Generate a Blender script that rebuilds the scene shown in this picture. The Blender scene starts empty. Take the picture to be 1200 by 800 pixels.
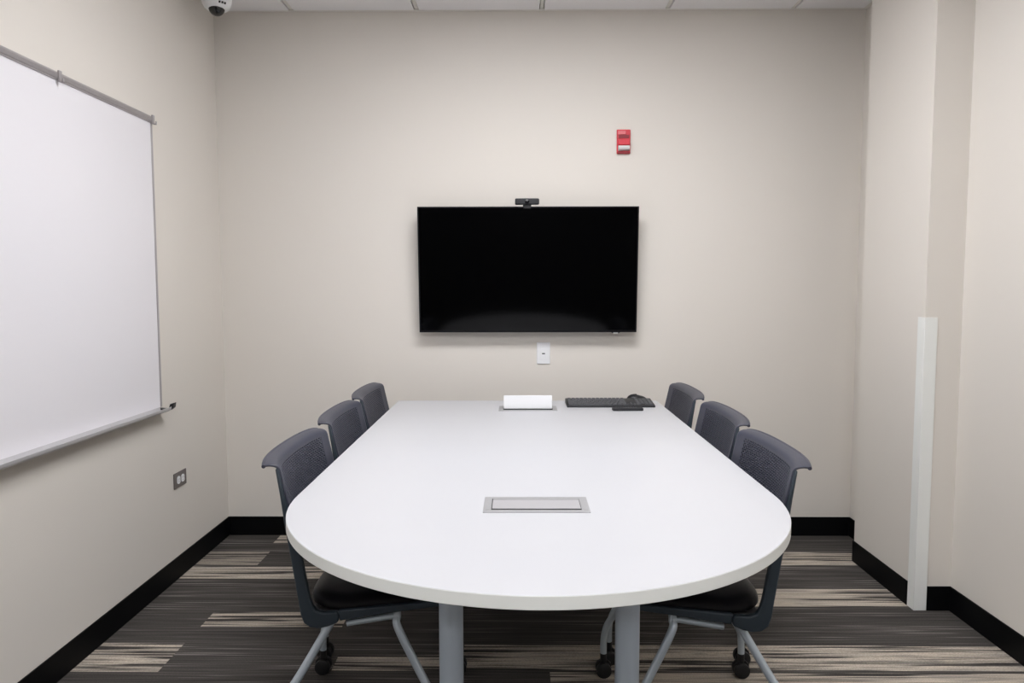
import bpy, bmesh, math, random
from mathutils import Vector, Matrix

random.seed(7)
S = bpy.context.scene
COL = S.collection

# ------------------------------------------------------------------ measurements (metres)
XL, XR, YB, YF, ZC = -1.4905, 1.6982, 3.6517, -2.40, 2.6199
BB = 0.0977
CX, CN, CF = 1.5582, 2.7841, 3.2991          # boxed-out column on the right wall
TX, TR, TTIP, TBACK, TZ = 0.0450, 0.6060, 1.2030, 3.3797, 0.740

# ------------------------------------------------------------------ helpers
def link(o, parent=None):
    COL.objects.link(o)
    if parent is not None:
        o.parent = parent
    return o

def props(o, label=None, cat=None, group=None, kind=None):
    if label: o['label'] = label
    if cat: o['category'] = cat
    if group: o['group'] = group
    if kind: o['kind'] = kind
    return o

def empty(name, loc, label, cat, group=None, rz=0.0):
    o = bpy.data.objects.new(name, None)
    o.empty_display_size = 0.1
    o.location = loc
    o.rotation_euler = (0, 0, rz)
    link(o)
    return props(o, label, cat, group)

def build(name, bm, mat, parent=None, smooth=None, bevel=0.0, segs=2):
    """one bmesh -> one linked mesh object"""
    bmesh.ops.recalc_face_normals(bm, faces=bm.faces[:])
    me = bpy.data.meshes.new(name)
    bm.to_mesh(me); bm.free()
    if isinstance(mat, (list, tuple)):
        for m in mat: me.materials.append(m)
    else:
        me.materials.append(mat)
    if smooth is not None:
        for p in me.polygons: p.use_smooth = True
        try: me.set_sharp_from_angle(angle=math.radians(smooth))
        except Exception: pass
    o = bpy.data.objects.new(name, me)
    link(o, parent)
    if bevel:
        b = o.modifiers.new('bevel', 'BEVEL'); b.width = bevel; b.segments = segs
        b.limit_method = 'ANGLE'; b.angle_limit = math.radians(35)
        if smooth is None:
            for p in me.polygons: p.use_smooth = True
            try: me.set_sharp_from_angle(angle=math.radians(35))
            except Exception: pass
    return o

def add_box(bm, x0, x1, y0, y1, z0, z1, M=None, mi=0):
    vs = [bm.verts.new(v) for v in ((x0,y0,z0),(x1,y0,z0),(x1,y1,z0),(x0,y1,z0),
                                     (x0,y0,z1),(x1,y0,z1),(x1,y1,z1),(x0,y1,z1))]
    if M is not None:
        for v in vs: v.co = M @ v.co
    for f in ((0,3,2,1),(4,5,6,7),(0,1,5,4),(1,2,6,5),(2,3,7,6),(3,0,4,7)):
        fc = bm.faces.new([vs[i] for i in f]); fc.material_index = mi
    return vs

def box(*a, **k):
    bm = bmesh.new(); add_box(bm, *a, **k); return bm

def add_prism(bm, pts, axis, a, b):
    """extrude a closed 2D outline along axis ('x','y','z') from a to b"""
    def P(p, t):
        return {'x': (t, p[0], p[1]), 'y': (p[0], t, p[1]), 'z': (p[0], p[1], t)}[axis]
    A = [bm.verts.new(P(p, a)) for p in pts]
    B = [bm.verts.new(P(p, b)) for p in pts]
    n = len(pts)
    bm.faces.new(A); bm.faces.new(B[::-1])
    for i in range(n):
        bm.faces.new((A[i], B[i], B[(i+1) % n], A[(i+1) % n]))

def prism(pts, axis, a, b):
    bm = bmesh.new(); add_prism(bm, pts, axis, a, b); return bm

def add_lathe(bm, prof, n=24, M=None):
    """prof: list of (radius, z); closes ends whose radius is 0"""
    rings = []
    for r, z in prof:
        if r <= 1e-6:
            rings.append([bm.verts.new((0, 0, z))])
        else:
            rings.append([bm.verts.new((r*math.cos(2*math.pi*k/n), r*math.sin(2*math.pi*k/n), z)) for k in range(n)])
    for A, B in zip(rings, rings[1:]):
        for k in range(n):
            k2 = (k+1) % n
            if len(A) == 1 and len(B) == 1: continue
            if len(A) == 1: bm.faces.new((A[0], B[k], B[k2]))
            elif len(B) == 1: bm.faces.new((A[k], A[k2], B[0]))
            else: bm.faces.new((A[k], A[k2], B[k2], B[k]))
    for R in (rings[0], rings[-1]):
        if len(R) > 1: bm.faces.new(R)
    if M is not None:
        for R in rings:
            for v in R: v.co = M @ v.co

def smooth_path(pts, n=8):
    """Catmull-Rom through the points"""
    P = [Vector(p) for p in pts]
    P = [2*P[0]-P[1]] + P + [2*P[-1]-P[-2]]
    out = []
    for i in range(1, len(P)-2):
        for k in range(n):
            t = k/n
            a, b, c, d = P[i-1], P[i], P[i+1], P[i+2]
            out.append(0.5*((2*b)+(c-a)*t+(2*a-5*b+4*c-d)*t*t+(3*b-a-3*c+d)*t*t*t))
    out.append(P[-2])
    return out

def add_tube(bm, pts, r, n=14):
    P = [Vector(p) for p in pts]
    rings = []
    ref = Vector((0, 1, 0))
    for i, p in enumerate(P):
        t = (P[min(i+1, len(P)-1)] - P[max(i-1, 0)]).normalized()
        a = ref.cross(t)
        if a.length < 0.1: a = Vector((1, 0, 0)).cross(t)
        a.normalize(); b = t.cross(a)
        rings.append([bm.verts.new(p + r*(math.cos(2*math.pi*k/n)*a + math.sin(2*math.pi*k/n)*b)) for k in range(n)])
    for A, B in zip(rings, rings[1:]):
        for k in range(n):
            bm.faces.new((A[k], A[(k+1) % n], B[(k+1) % n], B[k]))
    bm.faces.new(rings[0]); bm.faces.new(rings[-1])

def copy_tree(o, parent=None):
    c = o.copy(); COL.objects.link(c)
    if parent is not None: c.parent = parent
    for ch in list(o.children): copy_tree(ch, c)
    return c

# ------------------------------------------------------------------ materials
def lin(c):
    return tuple(((v/255)/12.92 if v/255 <= 0.04045 else ((v/255+0.055)/1.055)**2.4) for v in c) + (1,)

def mat(name, col, rough=0.5, metal=0.0, spec=0.5, var=0.0, vscale=30.0, bump=0.0, bscale=200.0, coat=0.0):
    m = bpy.data.materials.new(name); m.use_nodes = True
    nt = m.node_tree; b = nt.nodes['Principled BSDF']
    b.inputs['Base Color'].default_value = col if len(col) == 4 else tuple(col)+(1,)
    b.inputs['Roughness'].default_value = rough
    b.inputs['Metallic'].default_value = metal
    b.inputs['Specular IOR Level'].default_value = spec
    if coat: b.inputs['Coat Weight'].default_value = coat
    tc = nt.nodes.new('ShaderNodeTexCoord')
    if var:
        n = nt.nodes.new('ShaderNodeTexNoise'); n.inputs['Scale'].default_value = vscale; n.inputs['Detail'].default_value = 3
        nt.links.new(tc.outputs['Object'], n.inputs['Vector'])
        mx = nt.nodes.new('ShaderNodeMix'); mx.data_type = 'RGBA'
        c = b.inputs['Base Color'].default_value
        mx.inputs['A'].default_value = tuple(max(0, v*(1-var)) for v in c[:3])+(1,)
        mx.inputs['B'].default_value = tuple(min(1, v*(1+var)) for v in c[:3])+(1,)
        nt.links.new(n.outputs['Fac'], mx.inputs['Factor'])
        nt.links.new(mx.outputs['Result'], b.inputs['Base Color'])
    if bump:
        n2 = nt.nodes.new('ShaderNodeTexNoise'); n2.inputs['Scale'].default_value = bscale; n2.inputs['Detail'].default_value = 2
        nt.links.new(tc.outputs['Object'], n2.inputs['Vector'])
        bp = nt.nodes.new('ShaderNodeBump'); bp.inputs['Strength'].default_value = bump; bp.inputs['Distance'].default_value = 0.001
        nt.links.new(n2.outputs['Fac'], bp.inputs['Height'])
        nt.links.new(bp.outputs['Normal'], b.inputs['Normal'])
    return m

def emit(name, col, strength):
    m = bpy.data.materials.new(name); m.use_nodes = True
    b = m.node_tree.nodes['Principled BSDF']
    b.inputs['Base Color'].default_value = (0.8, 0.8, 0.8, 1)
    b.inputs['Emission Color'].default_value = tuple(col)+(1,)
    b.inputs['Emission Strength'].default_value = strength
    return m

M_WALL = mat('greige_paint', (0.757, 0.717, 0.662), 0.62, spec=0.3, var=0.012, vscale=3, bump=0.12, bscale=260)
M_DARKWALL = mat('charcoal_paint', (0.06, 0.06, 0.062), 0.7, spec=0.2)
M_BASE = mat('black_vinyl_base', (0.0026, 0.0028, 0.0034), 0.5, spec=0.12, var=0.15, vscale=8)
M_TILE = mat('ceiling_tile', (0.86, 0.85, 0.86), 0.85, spec=0.1, var=0.05, vscale=260, bump=0.5, bscale=350)
M_TEE = mat('ceiling_grid_metal', (0.74, 0.72, 0.68), 0.5)
M_TOP = mat('white_laminate', (0.56, 0.565, 0.59), 0.38, spec=0.35, var=0.01, vscale=5)
M_EDGE = mat('pale_grey_edge_band', (0.76, 0.775, 0.745), 0.45, spec=0.4)
M_POST = mat('silver_painted_steel', (0.47, 0.54, 0.62), 0.36, metal=0.15, spec=0.5, var=0.04, vscale=400)
M_LEG = mat('silver_tube', (0.51, 0.58, 0.64), 0.30, metal=0.35, spec=0.5)
M_SHELL = mat('slate_grey_polymer', (0.047, 0.050, 0.072), 0.42, spec=0.5, var=0.06, vscale=60, bump=0.15, bscale=900)
M_ARM = mat('dark_slate_polymer', (0.024, 0.036, 0.048), 0.45, spec=0.45, var=0.06, vscale=60, bump=0.15, bscale=900)
M_CUSH = mat('black_vinyl', (0.0025, 0.0022, 0.0035), 0.30, spec=0.12, var=0.1, vscale=40, bump=0.2, bscale=500)
M_RUBBER = mat('black_rubber', (0.006, 0.006, 0.007), 0.5)
M_BLACK = mat('black_plastic', (0.010, 0.010, 0.012), 0.42, spec=0.4)
M_KEYB = mat('charcoal_plastic', (0.016, 0.017, 0.020), 0.5, spec=0.4)
M_KEY = mat('key_plastic', (0.075, 0.077, 0.085), 0.5, spec=0.4)
M_SCREEN = mat('black_screen_glass', (0.0006, 0.0006, 0.0008), 0.08, spec=0.2)
M_BEZEL = mat('black_bezel', (0.003, 0.003, 0.0045), 0.4, spec=0.2)
M_LED = mat('clear_plastic_lens', (0.8, 0.8, 0.8), 0.2)
M_ALU = mat('brushed_aluminium', (0.40, 0.40, 0.41), 0.42, metal=0.2, var=0.05, vscale=120)
M_LID = mat('light_aluminium_lid', (0.45, 0.44, 0.455), 0.42, metal=0.1, var=0.03, vscale=120)
M_BOARD = mat('whiteboard_enamel', (0.83, 0.815, 0.85), 0.30, spec=0.35, var=0.012, vscale=2.5)
M_BTRIM = mat('satin_aluminium_trim', (0.42, 0.395, 0.40), 0.4, metal=0.35, var=0.04, vscale=90)
M_TRAY = mat('pale_aluminium_tray', (0.60, 0.59, 0.605), 0.4, metal=0.25, var=0.03, vscale=90)
M_RED = mat('red_alarm_plastic', (0.62, 0.030, 0.050), 0.38)
M_REDD = mat('dark_red_plastic', (0.26, 0.012, 0.022), 0.45)
M_REDL = mat('pale_red_plastic', (0.72, 0.16, 0.18), 0.35)
M_STROBE = mat('clear_white_lens', (0.74, 0.72, 0.72), 0.2, spec=0.6)
M_WHITE = mat('white_plastic', (0.86, 0.87, 0.885), 0.4)
M_WHITE2 = mat('warm_white_vinyl', (0.87, 0.885, 0.86), 0.42, var=0.015, vscale=6)
M_STEEL = mat('brushed_steel_plate', (0.17, 0.15, 0.145), 0.38, metal=0.4, var=0.1, vscale=150)
M_HOLE = mat('black_void', (0.004, 0.004, 0.004), 0.7)
M_LIGHT = emit('lit_diffuser', (0.975, 0.975, 1.0), 1.0)
M_FIXT = mat('white_fixture_metal', (0.75, 0.75, 0.75), 0.5)

def smoke_dome():
    m = mat('smoked_dome', (0.004, 0.004, 0.005), 0.06, spec=0.6)
    return m
M_DOME = smoke_dome()

def carpet_material():
    m = bpy.data.materials.new('striated_carpet'); m.use_nodes = True
    nt = m.node_tree; N = nt.nodes; L = nt.links; b = N['Principled BSDF']
    b.inputs['Roughness'].default_value = 0.95; b.inputs['Specular IOR Level'].default_value = 0.08
    tc = N.new('ShaderNodeTexCoord')
    at = N.new('ShaderNodeAttribute'); at.attribute_name = 'tan'
    ao = N.new('ShaderNodeAttribute'); ao.attribute_name = 'shift'
    # every tile starts its streaks at its own offset
    cmb = N.new('ShaderNodeCombineXYZ'); L.new(ao.outputs['Fac'], cmb.inputs['X']); L.new(ao.outputs['Fac'], cmb.inputs['Z'])
    add = N.new('ShaderNodeVectorMath'); add.operation = 'ADD'
    L.new(tc.outputs['Object'], add.inputs[0]); L.new(cmb.outputs['Vector'], add.inputs[1])
    def noise(sx, sy, detail, rough=0.5):
        mp = N.new('ShaderNodeMapping'); mp.inputs['Scale'].default_value = (sx, sy, 1)
        L.new(add.outputs['Vector'], mp.inputs['Vector'])
        n = N.new('ShaderNodeTexNoise'); n.inputs['Scale'].default_value = 1.0
        n.inputs['Detail'].default_value = detail; n.inputs['Roughness'].default_value = rough
        L.new(mp.outputs['Vector'], n.inputs['Vector']); return n
    def ramp(fac, stops, interp='LINEAR'):
        r = N.new('ShaderNodeValToRGB'); r.color_ramp.interpolation = interp
        e = r.color_ramp.elements
        while len(e) < len(stops): e.new(0.5)
        for i, (p, c) in enumerate(stops):
            e[i].position = p; e[i].color = tuple(c)+(1,)
        L.new(fac, r.inputs['Fac']); return r
    def mix(f, a, bb, typ='MIX'):
        x = N.new('ShaderNodeMix'); x.data_type = 'RGBA'; x.blend_type = typ
        if isinstance(f, float): x.inputs['Factor'].default_value = f
        else: L.new(f, x.inputs['Factor'])
        L.new(a, x.inputs['A']); L.new(bb, x.inputs['B']); return x
    def rows(sx, pitch, detail):
        # yarn rows: y snapped to the row, each row cut along x into its own runs of colour
        sep = N.new('ShaderNodeSeparateXYZ'); L.new(add.outputs['Vector'], sep.inputs['Vector'])
        d = N.new('ShaderNodeMath'); d.operation = 'MULTIPLY'; d.inputs[1].default_value = 1/pitch; L.new(sep.outputs['Y'], d.inputs[0])
        f = N.new('ShaderNodeMath'); f.operation = 'FLOOR'; L.new(d.outputs[0], f.inputs[0])
        g = N.new('ShaderNodeMath'); g.operation = 'MULTIPLY'; g.inputs[1].default_value = 3.71; L.new(f.outputs[0], g.inputs[0])
        x = N.new('ShaderNodeMath'); x.operation = 'MULTIPLY'; x.inputs[1].default_value = sx; L.new(sep.outputs['X'], x.inputs[0])
        c = N.new('ShaderNodeCombineXYZ'); L.new(x.outputs[0], c.inputs['X']); L.new(g.outputs[0], c.inputs['Y']); L.new(sep.outputs['Z'], c.inputs['Z'])
        n = N.new('ShaderNodeTexNoise'); n.inputs['Scale'].default_value = 1.0; n.inputs['Detail'].default_value = detail
        L.new(c.outputs['Vector'], n.inputs['Vector']); return n
    r1, r2 = rows(1.5, 0.0165, 1.0), rows(2.3, 0.0055, 1.5)
    blend = mix(0.45, r1.outputs['Fac'], r2.outputs['Fac'])
    tan = ramp(blend.outputs['Result'], [(0.0, (0.050, 0.046, 0.043)), (0.425, (0.062, 0.056, 0.052)), (0.445, (0.160, 0.145, 0.130)), (0.475, (0.36, 0.320, 0.275)),
                                   (0.50, (0.50, 0.440, 0.370)), (0.54, (0.58, 0.505, 0.415)), (0.58, (0.36, 0.325, 0.290)), (0.63, (0.50, 0.440, 0.370))])
    nd = noise(1.1, 120, 3.0, 0.65)
    dmix = mix(0.5, r2.outputs['Fac'], nd.outputs['Fac'])
    dark = ramp(dmix.outputs['Result'], [(0.36, (0.048, 0.044, 0.042)), (0.48, (0.072, 0.066, 0.061)), (0.575, (0.100, 0.091, 0.084)), (0.635, (0.24, 0.22, 0.205))])
    base = mix(at.outputs['Fac'], dark.outputs['Color'], tan.outputs['Color'])
    nf = noise(260, 420, 2.0)
    fib = ramp(nf.outputs['Fac'], [(0.25, (0.62, 0.62, 0.62)), (0.75, (1.25, 1.25, 1.25))])
    out = mix(1.0, base.outputs['Result'], fib.outputs['Color'], 'MULTIPLY')
    L.new(out.outputs['Result'], b.inputs['Base Color'])
    bp = N.new('ShaderNodeBump'); bp.inputs['Strength'].default_value = 0.6; bp.inputs['Distance'].default_value = 0.003
    L.new(nf.outputs['Fac'], bp.inputs['Height']); L.new(bp.outputs['Normal'], b.inputs['Normal'])
    return m
M_CARPET = carpet_material()

# ------------------------------------------------------------------ setting
def make_floor():
    rects = [(-1.60, -1.197, 3.240, 3.412), (-1.60, -0.74, 3.085, 3.222), (-1.222, -0.86, 3.531, 3.640),
             (-1.193, -0.66, 2.631, 2.755), (-1.60, -1.193, 2.308, 2.505), (0.93, 1.80, 3.243, 3.414),
             (0.80, 1.80, 2.815, 2.985), (-0.19, 1.80, 2.325, 2.497), (-0.62, -0.19, 2.320, 2.425), (0.105, 1.80, 2.02, 2.312),
             (-1.6, -0.9, 1.40, 1.56), (-0.6, 0.5, 1.12, 1.30), (0.7, 1.8, 0.9, 1.1), (-1.6, -0.4, 0.5, 0.72), (0.1, 1.4, 0.2, 0.4), (-1.2, 0.2, -0.5, -0.3)]
    xs = sorted({XL-0.1, XR+0.1} | {min(max(r[i], XL-0.1), XR+0.1) for r in rects for i in (0, 1)})
    ys = sorted({YF-0.1, YB+0.1} | {r[i] for r in rects for i in (2, 3)})
    bm = bmesh.new()
    V = {(i, j): bm.verts.new((x, y, 0)) for i, x in enumerate(xs) for j, y in enumerate(ys)}
    tan, sh = [], []
    for i in range(len(xs)-1):
        for j in range(len(ys)-1):
            bm.faces.new((V[i, j], V[i+1, j], V[i+1, j+1], V[i, j+1]))
            cx, cy = (xs[i]+xs[i+1])/2, (ys[j]+ys[j+1])/2
            k = next((q for q, r in enumerate(rects) if r[0] <= cx <= r[1] and r[2] <= cy <= r[3]), None)
            tan.append(0.0 if k is None else (0.55 if k == 0 else 1.0))
            sh.append(0.0 if k is None else 3.7*(k+1))
    # slab under the pile
    o = build('floor', bm, M_CARPET)
    for nm, vals in (('tan', tan), ('shift', sh)):
        a = o.data.attributes.new(nm, 'FLOAT', 'FACE')
        for q, v in enumerate(vals): a.data[q].value = v
    return props(o, kind='structure')
make_floor()

def struct(name, bm, m, **k):
    return props(build(name, bm, m, **k), kind='structure')

T = 0.12
struct('wall_left', box(XL-T, XL, YF-T, YB+T, -0.02, ZC+0.1), M_WALL)
struct('wall_back', box(XL, XR+T, YB, YB+T, -0.02, ZC+0.1), M_WALL)
struct('wall_right', box(XR, XR+T, YF-T, YB, -0.02, ZC+0.1), M_WALL)
struct('wall_column', box(CX, XR, CN, CF, -0.02, ZC), M_WALL)
struct('wall_front', box(XL, XR, YF-T, YF, -0.02, ZC+0.1), M_DARKWALL)
bt = 0.006
def cove(pts): return pts
struct('baseboard_left', box(XL, XL+bt, YF, YB, 0, BB), M_BASE, bevel=0.002)
struct('baseboard_back', box(XL+bt, XR-bt, YB-bt, YB, 0, BB), M_BASE, bevel=0.002)
bm = bmesh.new()
add_box(bm, XR-bt, XR, CF+bt, YB, 0, BB)
add_box(bm, XR-bt, XR, YF, CN-bt, 0, BB)
struct('baseboard_right', bm, M_BASE, bevel=0.002)
bm = bmesh.new()
add_box(bm, CX-bt, CX, CN+0.048, CF, 0, BB)
add_box(bm, CX+0.047, XR, CN-bt, CN, 0, BB)
add_box(bm, CX-bt, XR, CF, CF+bt, 0, BB)
struct('baseboard_column', bm, M_BASE, bevel=0.002)

# suspended ceiling: tegular tiles hanging a little below the tee grid
TW = 0.6096
x_t = [0.118 + TW*k for k in range(-4, 5)]
y_t = [3.10 - TW*k for k in range(-1, 12)]
LIGHTS = [(0, 1, 2), (0, 1, 5)]
lit = set()
cells = []
bm = bmesh.new()
add_box(bm, XL-T, XR+T, YF-T, YB+T, ZC+0.03, ZC+0.1)
light_cells = [(x_t[3]-0*TW, y) for y in ()]
LX0, LX1 = x_t[3], x_t[5]                                   # two tiles wide: a 2x4 troffer across the room
LY = [(y_t[3], y_t[2]), (y_t[7], y_t[6]), (y_t[10], y_t[9])]
for i in range(len(x_t)-1):
    for j in range(len(y_t)-1):
        a, b2 = max(x_t[i]+0.0125, XL+0.022), min(x_t[i+1]-0.0125, XR-0.022)
        c, d = max(y_t[j+1]+0.0125, YF+0.022), min(y_t[j]-0.0125, YB-0.022)
        if b2-a < 0.02 or d-c < 0.02: continue
        mx, my = (a+b2)/2, (c+d)/2
        if LX0 < mx < LX1 and any(l0 < my < l1 for l0, l1 in LY): continue
        add_box(bm, a, b2, c, d, ZC-0.004, ZC+0.03)
# a small dark slot near the wall in one tile
struct('ceiling', bm, M_TILE)
bm = bmesh.new()
for x in x_t:
    if XL < x < XR:
        ya = YF; 
        add_box(bm, x-0.0085, x+0.0085, YF, YB, ZC+0.001, ZC+0.012)
for y in y_t:
    if YF < y < YB: add_box(bm, XL, XR, y-0.0085, y+0.0085, ZC+0.0011, ZC+0.0121)
struct('trim_1', bm, M_TEE)
bm = bmesh.new()
add_box(bm, XL, XR, YB-0.022, YB, ZC-0.003, ZC+0.0005)
add_box(bm, XL, XL+0.022, YF, YB-0.022, ZC-0.003, ZC+0.0005)
add_box(bm, XR-0.022, XR, YF, CN, ZC-0.003, ZC+0.0005)
add_box(bm, XR-0.022, XR, CF, YB-0.022, ZC-0.003, ZC+0.0005)
struct('trim_2', bm, M_TEE)
struct('trim_3', box(0.385, 0.417, YB-0.040, YB-0.030, ZC-0.0035, ZC+0.001), M_HOLE)

for n, (l0, l1) in enumerate(LY):
    cxl, cyl = (LX0+LX1)/2, (l0+l1)/2
    t = empty('ceiling_light', (cxl, cyl, ZC), (['white troffer light with frosted diffuser over the far half of the table', 'white troffer light with frosted diffuser just in front of the rounded table end',
              'white troffer light with frosted diffuser nearest the charcoal wall'][n]), 'ceiling light')
    hw, hd = (LX1-LX0)/2-0.014, (l1-l0)/2-0.014
    bm = bmesh.new()
    for a in ((-hw, hw, -hd, -hd+0.03), (-hw, hw, hd-0.03, hd), (-hw, -hw+0.03, -hd+0.03, hd-0.03), (hw-0.03, hw, -hd+0.03, hd-0.03)):
        add_box(bm, a[0], a[1], a[2], a[3], -0.004, 0.025)
    build('frame', bm, M_FIXT, t)
    build('diffuser', box(-hw+0.03, hw-0.03, -hd+0.03, hd-0.03, 0.0, 0.02), M_LIGHT, t)

# ------------------------------------------------------------------ corner guard
bm = bmesh.new()
g, th, gz = 0.046, 0.0035, 1.152
pts = [(CX-th, CN-th), (CX+g, CN-th), (CX+g, CN), (CX, CN), (CX, CN+g), (CX-th, CN+g)]
add_prism(bm, pts, 'z', 0.0, gz)
o = build('corner_guard', bm, M_WHITE2, bevel=0.0012)
props(o, 'white vinyl corner guard strip on the edge of the boxed-out wall column', 'corner guard')

# ------------------------------------------------------------------ conference table
tab = empty('conference_table', (TX, (TTIP+TBACK)/2, 0), 'long white conference table with one rounded end and silver post legs', 'table')
ty0 = (TTIP+TBACK)/2
def table_outline(inset=0.0):
    R = TR-inset; cy = TTIP+TR-ty0; yb = TBACK-ty0-inset
    pts = [(R*math.cos(a), cy+R*math.sin(a)) for a in [math.pi + math.pi*k/72 for k in range(73)]]
    rc = 0.012
    pts += [(R, yb-rc), (R-rc*0.3, yb-rc*0.3), (R-rc, yb), (-R+rc, yb), (-R+rc*0.3, yb-rc*0.3), (-R, yb-rc)]
    return pts
build('tabletop', prism(table_outline(0.0007), 'z', TZ-0.0245, TZ), M_TOP, tab, smooth=30, bevel=0.0006)
bm = bmesh.new()
oo, ii = table_outline(0.0), table_outline(0.0007)
z0, z1 = TZ-0.0255, TZ-0.0005
ring = [[bm.verts.new((p[0], p[1], z)) for p in o_] for o_, z in ((ii, z0), (oo, z0+0.001), (oo, z1-0.001), (ii, z1))]
n = len(oo)
for A, B in zip(ring, ring[1:]):
    for k in range(n): bm.faces.new((A[k], A[(k+1) % n], B[(k+1) % n], B[k]))
build('edge_band', bm, M_EDGE, tab, smooth=30)
for (lx, ly) in ((-0.1995, 1.625), (0.2075, 1.625), (-0.10, 3.02), (0.10, 3.02)):
    bm = bmesh.new()
    add_lathe(bm, [(0.0, 0.012), (0.028, 0.012), (0.028, TZ-0.034), (0.0, TZ-0.034)], 40)
    L_ = build('leg', bm, M_POST, tab, smooth=40); L_.location = (lx, ly-ty0, 0)
    bm = bmesh.new()
    add_lathe(bm, [(0.0, 0.0), (0.055, 0.0), (0.058, 0.004), (0.05, 0.012), (0.0, 0.014)], 32)
    build('foot_plate', bm, M_POST, L_, smooth=40)
    bm = bmesh.new()
    add_lathe(bm, [(0.0, TZ-0.034), (0.06, TZ-0.034), (0.06, TZ-0.0255), (0.0, TZ-0.0255)], 32)
    build('mounting_plate', bm, M_BLACK, L_, smooth=40)
build('support_beam', box(-0.035, 0.035, 1.75-ty0, 2.85-ty0, TZ-0.065, TZ-0.0255), M_BLACK, tab, bevel=0.003)

# ------------------------------------------------------------------ power modules
def power_module(y, label, open_lid):
    t = empty('power_module', (TX-0.001, y, TZ), label, 'power module', 'table power modules')
    W, Dp, ix, iy0, iy1 = 0.1265, 0.0625, 0.1075, -0.045, 0.046
    bm = bmesh.new()
    for a in ((-W, W, -Dp, iy0), (-W, W, iy1, Dp), (-W, -ix, iy0, iy1), (ix, W, iy0, iy1)):
        add_box(bm, a[0], a[1], a[2], a[3], 0.0, 0.0018)
    bmesh.ops.remove_doubles(bm, verts=bm.verts[:], dist=1e-5)
    build('frame', bm, M_ALU, t)
    build('well', box(-ix, ix, iy0, iy1, 0.0, 0.0003), M_HOLE, t)
    if open_lid:
        M = Matrix.Translation((0, -0.016, 0.002)) @ Matrix.Rotation(math.radians(-8), 4, 'X')
        bm = bmesh.new(); add_box(bm, -0.1055, 0.1055, 0, 0.030, 0.0, 0.058, M)
        build('lid', bm, M_WHITE, t, bevel=0.0015)
    else:
        bm = box(-ix+0.002, ix-0.001, iy0+0.012, iy1-0.001, 0.0004, 0.0016)
        build('lid', bm, M_LID, t, bevel=0.0003)
        build('hinge_strip', box(-ix+0.002, ix-0.001, iy1-0.010, iy1-0.006, 0.0015, 0.0021), M_ALU, t)
    for sx in (-1, 1):
        bm = bmesh.new(); add_lathe(bm, [(0.0, 0.0016), (0.0045, 0.0016), (0.004, 0.0026), (0, 0.0028)], 12)
        o = build('screw', bm, M_ALU, t, smooth=40); o.location = (sx*0.117, -0.045, 0)
    return t
power_module(1.727, 'flush aluminium power module with closed lid in the near half of the table', False)
power_module(3.150, 'power module with raised white lid at the far end of the table', True)

# ------------------------------------------------------------------ chairs
TILT = 0.105
def tz(x): return TILT*(x+0.11)

def lerp_tab(tab_, z):
    for (a, b), (c, d) in zip(tab_, tab_[1:]):
        if z <= c: 
            t = (z-a)/(c-a); t = max(0, min(1, t)); return b+(d-b)*t
    return tab_[-1][1]

def shell_point(u, s):
    """u -1..1 across, s arc parameter 0..1 up the back"""
    prof = smooth_shell
    k = s*(len(prof)-1); i = min(int(k), len(prof)-2); f = k-i
    p = prof[i].lerp(prof[i+1], f)
    X, Z = p.x, p.z
    hw = 0.226 + 0.007*min(1, s/0.6)
    if s > LIP: hw += 0.014*((s-LIP)/(1-LIP))**1.2
    q = max(0, (s-LIP)/(1-LIP))
    drop = 0.007*abs(u)**9*q
    if s < 0.2: drop += 0.018*abs(u)**4*(1-s/0.2)
    cav = 0.024*(1-abs(u)**2.4)
    # let the edges turn forward into the side arms
    return Vector((X - cav + 0.004*abs(u)**6, hw*u, Z - drop))

smooth_shell = smooth_path([(-0.204, 0, 0.585), (-0.214, 0, 0.620), (-0.231, 0, 0.680), (-0.245, 0, 0.740), (-0.254, 0, 0.780),
                            (-0.259, 0, 0.802), (-0.266, 0, 0.812), (-0.279, 0, 0.818), (-0.294, 0, 0.820)], 8)
LIP = 5/8*0.98
def resample(pts, n):
    d = [0.0]
    for p, q in zip(pts, pts[1:]): d.append(d[-1]+(q-p).length)
    out = []
    for k in range(n+1):
        t = d[-1]*k/n
        i = max(j for j in range(len(d)) if d[j] <= t+1e-9); i = min(i, len(pts)-2)
        out.append(pts[i].lerp(pts[i+1], (t-d[i])/max(1e-9, d[i+1]-d[i])))
    return out
smooth_shell = resample(smooth_shell, 80)
LIP = next(i for i, p in enumerate(smooth_shell) if p.z > 0.796)/80

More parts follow.
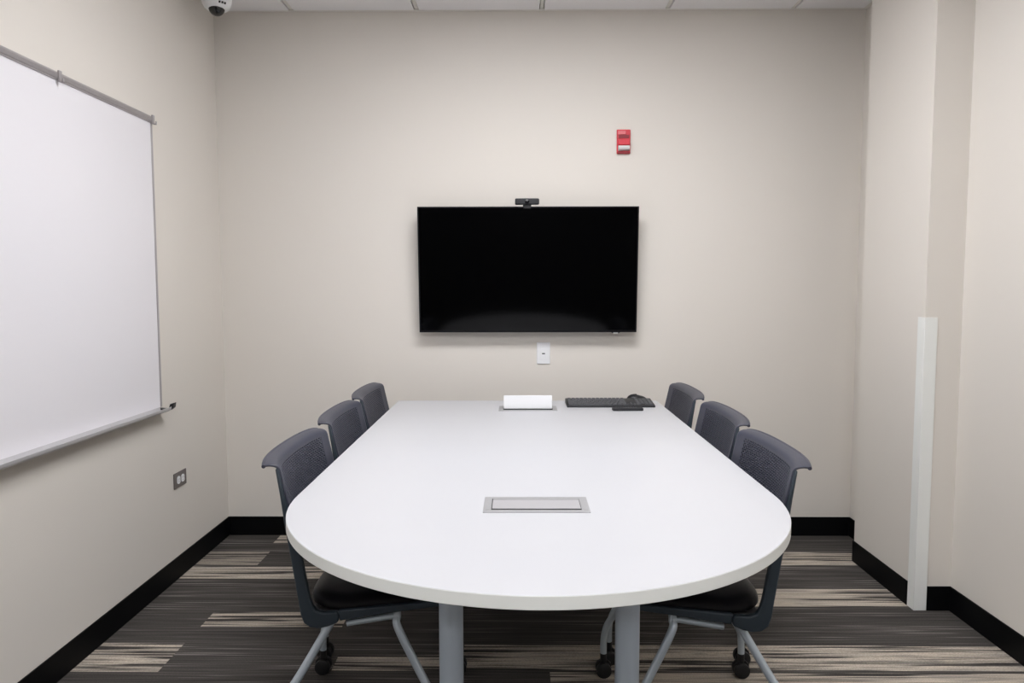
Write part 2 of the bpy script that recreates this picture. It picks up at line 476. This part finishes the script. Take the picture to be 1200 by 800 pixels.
def make_chair(label):
    t = empty('conference_chair', (0, 0, 0), label, 'chair', 'chairs around the conference table')
    # perforated back shell
    NU, NV = 114, 84
    bm = bmesh.new()
    V = [[bm.verts.new(shell_point(-1+2*i/NU, (j+(0.22 if j % 2 and j < 66 else 0))/NV)) for i in range(NU+1)] for j in range(NV+1)]
    for j in range(NV):
        for i in range(NU):
            hole = False
            if 9 <= i < NU-9 and 4 <= j < int(LIP*NV)+1 and j % 2 == 0:
                ph = (i-9 + (0 if (j//2) % 2 else 2)) % 4
                hole = ph < 3 and 10 <= i < NU-10
            if not hole:
                bm.faces.new((V[j][i], V[j][i+1], V[j+1][i+1], V[j+1][i]))
    o = build('backrest', bm, M_SHELL, t, smooth=50)
    so = o.modifiers.new('thickness', 'SOLIDIFY'); so.thickness = 0.005; so.offset = 0.0
    # solid dark panel added behind the perforations so the holes read dark
    bm = bmesh.new()
    W_ = [[bm.verts.new(shell_point(-0.88+1.76*i/24, 0.02+(LIP-0.02)*j/16) + Vector((-0.0085, 0, 0))) for i in range(25)] for j in range(17)]
    for j in range(16):
        for i in range(24): bm.faces.new((W_[j][i], W_[j][i+1], W_[j+1][i+1], W_[j+1][i]))
    o = build('hole_backing', bm, M_ARM, t, smooth=50)
    so = o.modifiers.new('thickness', 'SOLIDIFY'); so.thickness = 0.003; so.offset = 0.0
    # rolled top lip and rim round the shell
    bm = bmesh.new()
    add_tube(bm, [shell_point(-1+2*k/60, 1.0) + Vector((0.0, 0, -0.001)) for k in range(61)], 0.0052, 10)
    build('top_lip', bm, M_SHELL, t, smooth=60)
    # side arms: upright sweeping into the seat rail
    prof = [(-0.264, 0.804), (-0.253, 0.730), (-0.243, 0.650), (-0.229, 0.560), (-0.214, 0.460), (-0.208, 0.418), (-0.200, 0.396),
            (-0.184, 0.384), (-0.160, 0.381), (-0.135, 0.387), (-0.112, 0.397), (-0.107, 0.410), (-0.113, 0.425), (-0.150, 0.423), (-0.168, 0.428),
            (-0.177, 0.441), (-0.184, 0.465), (-0.200, 0.560), (-0.222, 0.650), (-0.242, 0.730), (-0.256, 0.804)]
    for sy in (-1, 1):
        bm = prism(prof, 'y', sy*0.219, sy*0.237)
        # the upright leans outward a little with height
        for v in bm.verts: v.co.y += sy*0.003*max(0, (v.co.z-0.42)/0.35)
        build('side_arm', bm, M_ARM, t, bevel=0.004)
    # seat pan
    def seat_profile(off):
        return [(-0.108, 0.398), (0.00, 0.4165), (0.12, 0.4330), (0.215, 0.4470), (0.236, 0.4560), (0.232, 0.4630), (0.12, 0.4490), (0.00, 0.4365), (-0.113, 0.4245)]
    bm = prism(seat_profile(0), 'y', -0.229, 0.229)
    build('seat_pan', bm, M_ARM, t, bevel=0.003)
    bm = prism([(-0.180, 0.400), (-0.110, 0.402), (-0.110, 0.4238), (-0.186, 0.424)], 'y', -0.2185, 0.2185)
    build('seat_base', bm, M_RUBBER, t, bevel=0.003)
    # upholstered cushion
    bm = bmesh.new()
    NX, NY = 26, 26
    cxx, hx, hy = 0.018, 0.219, 0.216
    def cu(a, b):
        # a,b in -1..1 on a square, mapped to a rounded square
        e = 7.0
        r = max(abs(a), abs(b)); n = (abs(a)**e+abs(b)**e)**(1/e)
        k = r/n if n > 1e-9 else 1
        return a*k, b*k, r
    def zc(r, x):
        dome = 0.017*(1-r**2.2) + 0.026*max(0, (-0.08-x)/0.11)**2
        edge = 0.022 if r < 0.86 else 0.022*math.sqrt(max(0, 1-((r-0.86)/0.14)**2))
        fall = 0.010*max(0, (x-0.14)/0.1)**2
        return 0.4255+tz(x)*1.0+dome+edge-fall
    top = [[None]*(NY+1) for _ in range(NX+1)]
    for i in range(NX+1):
        for j in range(NY+1):
            a = math.sin((-1+2*i/NX)*math.pi/2); b = math.sin((-1+2*j/NY)*math.pi/2)
            pa, pb, r = cu(a, b); x = cxx+hx*pa
            top[i][j] = bm.verts.new((x, hy*pb, zc(r, x)))
    for i in range(NX):
        for j in range(NY): bm.faces.new((top[i][j], top[i+1][j], top[i+1][j+1], top[i][j+1]))
    edge = [top[i][0] for i in range(NX+1)] + [top[NX][j] for j in range(1, NY+1)] + [top[i][NY] for i in range(NX-1, -1, -1)] + [top[0][j] for j in range(NY-1, 0, -1)]
    low = [bm.verts.new((v.co.x, v.co.y, v.co.z-0.004)) for v in edge]
    for k in range(len(edge)):
        k2 = (k+1) % len(edge); bm.faces.new((edge[k], edge[k2], low[k2], low[k]))
    bm.faces.new(low)
    build('seat_cushion', bm, M_CUSH, t, smooth=60)
    # bent tube legs on casters
    def caster(parent, x, y):
        bm = bmesh.new()
        for s in (-1, 1):
            M = Matrix.Translation((x, y+s*0.013, 0.0255)) @ Matrix.Rotation(math.pi/2, 4, 'X')
            add_lathe(bm, [(0, -0.009), (0.019, -0.009), (0.0245, -0.0065), (0.0255, 0), (0.0245, 0.0065), (0.019, 0.009), (0, 0.009)], 22, M)
        # hood over the wheels and the swivel stem
        pts = [(x-0.026, 0.030), (x-0.024, 0.044), (x-0.012, 0.056), (x+0.006, 0.059), (x+0.020, 0.050), (x+0.010, 0.034)]
        add_prism(bm, pts, 'y', y-0.005, y+0.005)
        M = Matrix.Translation((x, y, 0))
        add_lathe(bm, [(0, 0.050), (0.011, 0.050), (0.011, 0.078), (0, 0.078)], 14, M)
        build('caster', bm, M_RUBBER, parent, smooth=40)
    for sy in (-1, 1):
        y = sy*0.190; yb = sy*0.245; ym = sy*0.228; yn = sy*0.205
        rear = smooth_path([(-0.128, y, 0.402), (-0.137, y, 0.385), (-0.152, yn, 0.358), (-0.215, ym, 0.252), (-0.262, yb, 0.182), (-0.279, yb, 0.148), (-0.283, yb, 0.115), (-0.284, yb, 0.072)], 6)
        bm = bmesh.new(); add_tube(bm, rear, 0.0108)
        l = build('leg', bm, M_LEG, t, smooth=50); caster(l, -0.284, yb)
        front = smooth_path([(0.036, y, 0.420), (0.036, y, 0.395), (0.042, yn, 0.366), (0.105, ym, 0.252), (0.147, yb, 0.182), (0.160, yb, 0.148), (0.164, yb, 0.115), (0.164, yb, 0.072)], 6)
        bm = bmesh.new(); add_tube(bm, front, 0.0108)
        l = build('leg', bm, M_LEG, t, smooth=50); caster(l, 0.164, yb)
        bm = bmesh.new(); add_tube(bm, smooth_path([(0.036, y, 0.396), (0.00, y, 0.391), (-0.098, y, 0.375)], 4), 0.0085, 10)
        build('seat_rail', bm, M_LEG, t, smooth=50)
    bm = bmesh.new(); add_tube(bm, [(0.036, -0.190, 0.406), (0.036, 0.190, 0.406)], 0.009, 10)
    build('cross_tube', bm, M_LEG, t, smooth=50)
    return t

chair_spots = [  # x of origin, y, rotation, label
    (-0.358, 2.062, 0.0, 'grey perforated-back chair on the whiteboard side, nearest the rounded table end'),
    (-0.375, 2.645, 0.0, 'middle grey perforated-back chair on the whiteboard side of the table'),
    (-0.386, 3.195, 0.0, 'grey perforated-back chair on the whiteboard side, nearest the screen wall'),
    (0.443, 2.046, math.pi, 'grey perforated-back chair on the column side, nearest the rounded table end'),
    (0.470, 2.615, math.pi, 'middle grey perforated-back chair on the column side of the table'),
    (0.466, 3.190, math.pi, 'grey perforated-back chair on the column side, nearest the keyboard'),
]
proto = make_chair(chair_spots[0][3])
for i, (x, y, a, lb) in enumerate(chair_spots):
    c = proto if i == 0 else copy_tree(proto)
    c.location = (x, y, 0); c.rotation_euler = (0, 0, a); c['label'] = lb

# ------------------------------------------------------------------ wall screen and webcam
TVW, TVZ0, TVZ1, TILT_TV = 1.0725, 1.0485, 1.6605, math.radians(3.8)
tvx, tvz = 0.0500, (TVZ0+TVZ1)/2
tv = empty('wall_television', (tvx, 3.562, tvz), 'large black wall-mounted television with thin bezel, tilted slightly down', 'television')
tv.rotation_euler = (TILT_TV, 0, 0)
hw, hh = TVW/2, (TVZ1-TVZ0)/2
bm = box(-hw, hw, 0.004, 0.030, -hh, hh)
build('cabinet', bm, M_BEZEL, tv, bevel=0.003)
bm = bmesh.new()
bz = 0.006
for a in ((-hw, hw, hh-bz, hh), (-hw, hw, -hh, -hh+0.010), (-hw, -hw+bz, -hh+0.010, hh-bz), (hw-bz, hw, -hh+0.010, hh-bz)):
    add_box(bm, a[0], a[1], 0.0, 0.004, a[2], a[3])
build('bezel', bm, M_BEZEL, tv)
build('screen', box(-hw+bz, hw-bz, 0.0015, 0.0045, -hh+0.010, hh-bz), M_SCREEN, tv)
build('rear_housing', box(-0.30, 0.30, 0.030, 0.052, -0.24, 0.14), M_BLACK, tv, bevel=0.004)
bm = bmesh.new(); add_prism(bm, [(-0.022, 0), (0.022, 0), (0.015, -0.006), (-0.015, -0.006)], 'y', 0.003, 0.022)
kn = build('sensor_knob', bm, M_BLACK, tv); kn.location = (0.434, 0, -hh)
bm = box(-0.012, 0.012, -0.001, 0.0, -0.0055, -0.0010)
build('indicator_lens', bm, M_LED, kn).location = (0, 0.003, 0)
bm = box(-0.18, 0.18, 0.052, 0.081, -0.12, 0.06)
build('wall_bracket', bm, M_BLACK, tv)

wc = empty('webcam', (0.0455, 3.556, TVZ1), 'small black webcam clipped on the top edge of the television', 'webcam')
wc.location = (0.0455, 3.548, 1.6620)
build('camera_body', box(-0.058, 0.058, -0.022, 0.008, 0.0065, 0.0355), M_KEYB, wc, bevel=0.0055, segs=3)
bm = bmesh.new(); add_lathe(bm, [(0, 0), (0.011, 0), (0.0105, 0.0025), (0.008, 0.003), (0.0, 0.0022)], 24, Matrix.Translation((0, -0.022, 0.021)) @ Matrix.Rotation(math.pi/2, 4, 'X'))
build('lens', bm, M_DOME, wc, smooth=40)
bm = bmesh.new()
add_box(bm, -0.020, 0.020, -0.0105, 0.040, 0.0, 0.007)
add_box(bm, -0.018, 0.018, -0.0105, -0.0075, -0.012, 0.0)
build('mounting_clip', bm, M_BLACK, wc, bevel=0.001)

# ------------------------------------------------------------------ wall fittings
al = empty('fire_alarm', (0.5225, YB, 1.9865), 'small red fire alarm with clear strobe lens high on the screen wall', 'fire alarm')
build('back_plate', box(-0.0335, 0.0335, -0.012, 0, -0.0585, 0.0585), M_RED, al, bevel=0.003)
bm = box(-0.030, 0.030, -0.032, -0.012, -0.020, 0.012)
build('horn_housing', bm, M_RED, al, bevel=0.004)
build('sound_slot', box(-0.026, 0.026, -0.0165, -0.0118, 0.0155, 0.031), M_REDD, al)
build('reflector_panel', box(-0.029, 0.010, -0.016, -0.0118, 0.033, 0.052), M_REDL, al, bevel=0.002)
bm = bmesh.new(); add_prism(bm, [(-0.012, -0.046), (-0.030, -0.040), (-0.034, -0.030), (-0.030, -0.022), (-0.012, -0.020)], 'x', -0.028, 0.028)
build('strobe_lens', bm, M_STROBE, al, bevel=0.002)
build('bottom_lip', box(-0.031, 0.031, -0.020, -0.0118, -0.057, -0.049), M_REDD, al, bevel=0.002)

wp = empty('wall_jack_plate', (0.1295, YB, 0.9395), 'white rectangular wall plate with a dark video jack below the television', 'wall plate')
build('plate', box(-0.0335, 0.0335, -0.006, 0, -0.0545, 0.0545), M_WHITE, wp, bevel=0.002)
build('insert', box(-0.0165, 0.0165, -0.0075, -0.0058, -0.033, 0.033), M_WHITE, wp, bevel=0.0006)
build('jack', box(-0.0075, 0.0075, -0.0082, -0.0074, -0.0045, 0.0010), M_HOLE, wp)

ol = empty('wall_outlet', (XL, 3.131, 0.4315), 'steel duplex outlet plate with white sockets low on the whiteboard wall', 'outlet')
build('plate', box(0, 0.005, -0.057, 0.057, -0.034, 0.034), M_STEEL, ol, bevel=0.0015)
for s in (-1, 1):
    bm = bmesh.new()
    pts = []
    for k in range(28):
        a = 2*math.pi*k/28
        pts.append((max(-0.0135, min(0.0135, 0.0172*math.cos(a))), 0.0172*math.sin(a)))
    add_prism(bm, pts, 'x', 0.004, 0.0075)
    r = build('receptacle', bm, M_WHITE, ol, smooth=30); r.location = (0, s*0.0195, 0)
    bm = bmesh.new()
    for a in ((-0.0062, -0.0050, 0.001, 0.0065), (0.0050, 0.0062, 0.001, 0.0065), (-0.0018, 0.0018, -0.0085, -0.0055)):
        add_box(bm, 0.0074, 0.0078, a[0], a[1], a[2], a[3])
    build('socket_slots', bm, M_HOLE, r)

# ------------------------------------------------------------------ whiteboard
WY1, WZ0, WZ1, WL = 2.968, 0.778, 1.958, 2.44
wb = empty('whiteboard', (XL, WY1, WZ0), 'large blank whiteboard with aluminium trim and marker tray on the left wall', 'whiteboard')
H = WZ1-WZ0
build('writing_surface', box(0.002, 0.012, -WL, 0, 0, H-0.02), M_BOARD, wb)
build('side_trim', box(0.0, 0.0145, -0.006, 0.006, 0, H-0.02), M_BTRIM, wb, bevel=0.001)
build('side_trim', box(0.0, 0.0145, -WL-0.006, -WL+0.006, 0, H-0.02), M_BTRIM, wb, bevel=0.001)
bm = bmesh.new()
add_prism(bm, [(0, H-0.026), (0.016, H-0.026), (0.016, H-0.023), (0.020, H-0.020), (0.020, H-0.006), (0.016, H), (0, H)], 'y', -WL-0.006, 0.002)
for z in (H-0.0185, H-0.0145, H-0.0105):
    add_box(bm, 0.0198, 0.0212, -WL-0.006, 0.002, z, z+0.0016)
# prism was built in (x,z) along y
build('top_rail', bm, M_BTRIM, wb)
bm = bmesh.new()
prof = [(0.0, 0.0), (0.0, -0.020), (0.010, -0.023), (0.050, -0.016), (0.060, -0.008), (0.062, 0.002), (0.058, 0.002), (0.055, -0.006), (0.046, -0.011), (0.016, -0.013), (0.013, 0.0)]
add_prism(bm, prof, 'y', -WL, -0.012)
build('marker_tray', bm, M_TRAY, wb)
bm = bmesh.new()
add_prism(bm, [(0.0, -0.004), (0.0, -0.016), (0.030, -0.018), (0.056, -0.012), (0.068, -0.002), (0.071, 0.018), (0.055, 0.013), (0.050, -0.001), (0.036, -0.007)], 'y', -0.012, 0.010)
build('tray_end_cap', bm, M_BLACK, wb, bevel=0.001)
for dy in (-0.598, -0.002):
    bm = bmesh.new()
    add_box(bm, 0.019, 0.026, dy-0.007, dy+0.007, H-0.032, H+0.004)
    add_box(bm, 0.026, 0.036, dy-0.004, dy+0.004, H-0.034, H-0.029)
    add_box(bm, 0.033, 0.036, dy-0.004, dy+0.004, H-0.034, H-0.020)
    build('map_hook', bm, M_BTRIM, wb, bevel=0.001)

# ------------------------------------------------------------------ security camera
sc = empty('security_camera', (-1.338, 3.315, ZC), 'white dome security camera with black bubble on the ceiling by the left wall', 'security camera')
bm = bmesh.new()
add_lathe(bm, [(0, 0), (0.066, 0), (0.066, -0.030), (0.065, -0.070), (0.061, -0.093), (0.053, -0.108), (0.043, -0.117), (0.030, -0.121), (0.0, -0.122)], 40)
build('housing', bm, M_WHITE, sc, smooth=35)
R_ = 0.034
bm = bmesh.new()
add_lathe(bm, [(0.0, 0.006), (0.0345, 0.006), (0.0345, 0.0)] + [(R_*math.cos(a), -0.034*math.sin(a)) for a in [math.pi/2*k/9 for k in range(1, 9)]] + [(0, -0.034)], 32,
          Matrix.Translation((0.003, -0.010, -0.1135)) @ Matrix.Rotation(math.radians(14), 4, 'Y') @ Matrix.Rotation(math.radians(-14), 4, 'X'))
build('bubble', bm, M_DOME, sc, smooth=50)
bm = bmesh.new()
for k in range(3):
    a = math.radians(-56+12*k)
    M = Matrix.Rotation(a, 4, 'Z') @ Matrix.Translation((0.0583, 0, -0.100)) @ Matrix.Rotation(math.radians(27), 4, 'Y')
    add_box(bm, -0.0015, 0.0015, -0.004, 0.004, -0.0045, 0.0045, M)
build('maker_mark', bm, M_BLACK, sc)

# ------------------------------------------------------------------ keyboard, mouse, remote
kb = empty('keyboard', (0.4125, 3.245, TZ), 'slim black keyboard lying at the far right of the white table', 'keyboard')
bm = bmesh.new()
add_prism(bm, [(-0.068, 0.0), (0.070, 0.0), (0.070, 0.020), (0.064, 0.022), (-0.064, 0.010), (-0.068, 0.008)], 'x', -0.195, 0.195)
build('case', bm, M_KEYB, kb, bevel=0.002)
def keymesh(w):
    bm = bmesh.new()
    vs = add_box(bm, -w/2, w/2, -0.0075, 0.0075, 0, 0.0045)
    for v in vs[4:]: v.co.x *= (w-0.004)/w; v.co.y *= 0.72
    me = bpy.data.meshes.new('key'); bmesh.ops.recalc_face_normals(bm, faces=bm.faces[:]); bm.to_mesh(me); bm.free()
    me.materials.append(M_KEY); return me
KM = {}
slope = math.atan2(0.012, 0.128)
def key(x, row, w):
    w_ = round(w*0.0176-0.0025, 4)
    if w_ not in KM: KM[w_] = keymesh(w_)
    o = bpy.data.objects.new('key', KM[w_]); link(o, kb)
    y = -0.052+row*0.0205
    o.location = (x, y, 0.010+(y+0.064)*0.012/0.128-0.0002); o.rotation_euler = (slope, 0, 0)
x0 = -0.187
rows = [[1.25, 1.25, 1.25, 6, 1.25, 1.25, 1.25, 1.25], [2.25]+[1]*10+[2.25], [1.75]+[1]*11+[1.75], [1.5]+[1]*12+[1.5][:1], [1]*13+[1.75], [1]*14]
for r, ws in enumerate(rows):
    x = x0; tot = sum(ws); k = 14.75/tot
    for w in ws:
        key(x+w*k*0.0176/2, r, w*k); x += w*k*0.0176
for r in range(5):
    for c in range(4):
        if r == 0 and c == 1: continue
        key(0.187-0.0176*(3.5-c), r, 1)
for (cx_, r) in ((0, 0), (1, 0), (2, 0), (1, 1)):
    key(0.079+0.0135*cx_, r, 0.75)

ms = empty('computer_mouse', (0.548, 3.352, TZ), 'black computer mouse behind the keyboard at the table edge', 'mouse')
ms.location = (0.552, 3.345, TZ)
bm = bmesh.new()
nu, nv = 28, 12
rings = []
for j in range(nv):
    f = j/(nv-1)*math.pi/2
    rings.append([bm.verts.new((0.050*math.cos(2*math.pi*i/nu)*math.cos(f)**0.7 if j < nv-1 else 0.0,
                                0.030*math.sin(2*math.pi*i/nu)*math.cos(f)**0.7 if j < nv-1 else 0.0,
                                0.001+0.032*math.sin(f)**1.0*(1-0.12*math.cos(2*math.pi*i/nu)))) for i in range(nu)])
for A, B in zip(rings, rings[1:]):
    for i in range(nu): bm.faces.new((A[i], A[(i+1) % nu], B[(i+1) % nu], B[i]))
bm.faces.new(rings[0])
bmesh.ops.remove_doubles(bm, verts=bm.verts[:], dist=1e-5)
build('shell', bm, M_BLACK, ms, smooth=60)
bm = bmesh.new(); add_lathe(bm, [(0, -0.003), (0.008, -0.003), (0.008, 0.003), (0, 0.003)], 16, Matrix.Translation((-0.028, 0, 0.024)) @ Matrix.Rotation(math.pi/2, 4, 'X'))
build('scroll_wheel', bm, M_KEY, ms, smooth=40)

rc = empty('remote_control', (0.473, 3.100, TZ), 'thin black remote control lying in front of the keyboard', 'remote control', rz=math.radians(2))
build('case', box(-0.066, 0.066, -0.016, 0.016, 0.0, 0.0125), M_KEYB, rc, bevel=0.004, segs=3)
for i in range(9):
    for j in range(3):
        bm = box(-0.003, 0.003, -0.0025, 0.0025, 0.012, 0.0135)
        b_ = build('button', bm, M_KEY, rc); b_.location = (-0.05+0.011*i, -0.008+0.008*j, 0)

# ------------------------------------------------------------------ light, camera, output look
w = bpy.data.worlds.new('World'); S.world = w; w.use_nodes = True
w.node_tree.nodes['Background'].inputs['Color'].default_value = (0.02, 0.02, 0.02, 1)
M_LIGHT.node_tree.nodes['Principled BSDF'].inputs['Emission Strength'].default_value = 22.3

cam = bpy.data.cameras.new('Camera'); co = bpy.data.objects.new('Camera', cam); link(co)
cam.sensor_width = 36.0; cam.sensor_fit = 'HORIZONTAL'; cam.lens = 850/1200*36; cam.clip_start = 0.01
F = Vector((-0.00797, 0.99738, -0.07195)).normalized(); R = Vector((0.99997, 0.00789, -0.00139)).normalized(); U = R.cross(F)
m = Matrix.Identity(4)
for r in range(3):
    m[r][0] = R[r]; m[r][1] = U[r]; m[r][2] = -F[r]
m[0][3], m[1][3], m[2][3] = 0, 0, 1.262
co.matrix_world = m
S.camera = co
vs = S.view_settings
vs.view_transform = 'Standard'; vs.look = 'None'; vs.exposure = 0.0; vs.gamma = 1.0; vs.use_curve_mapping = False
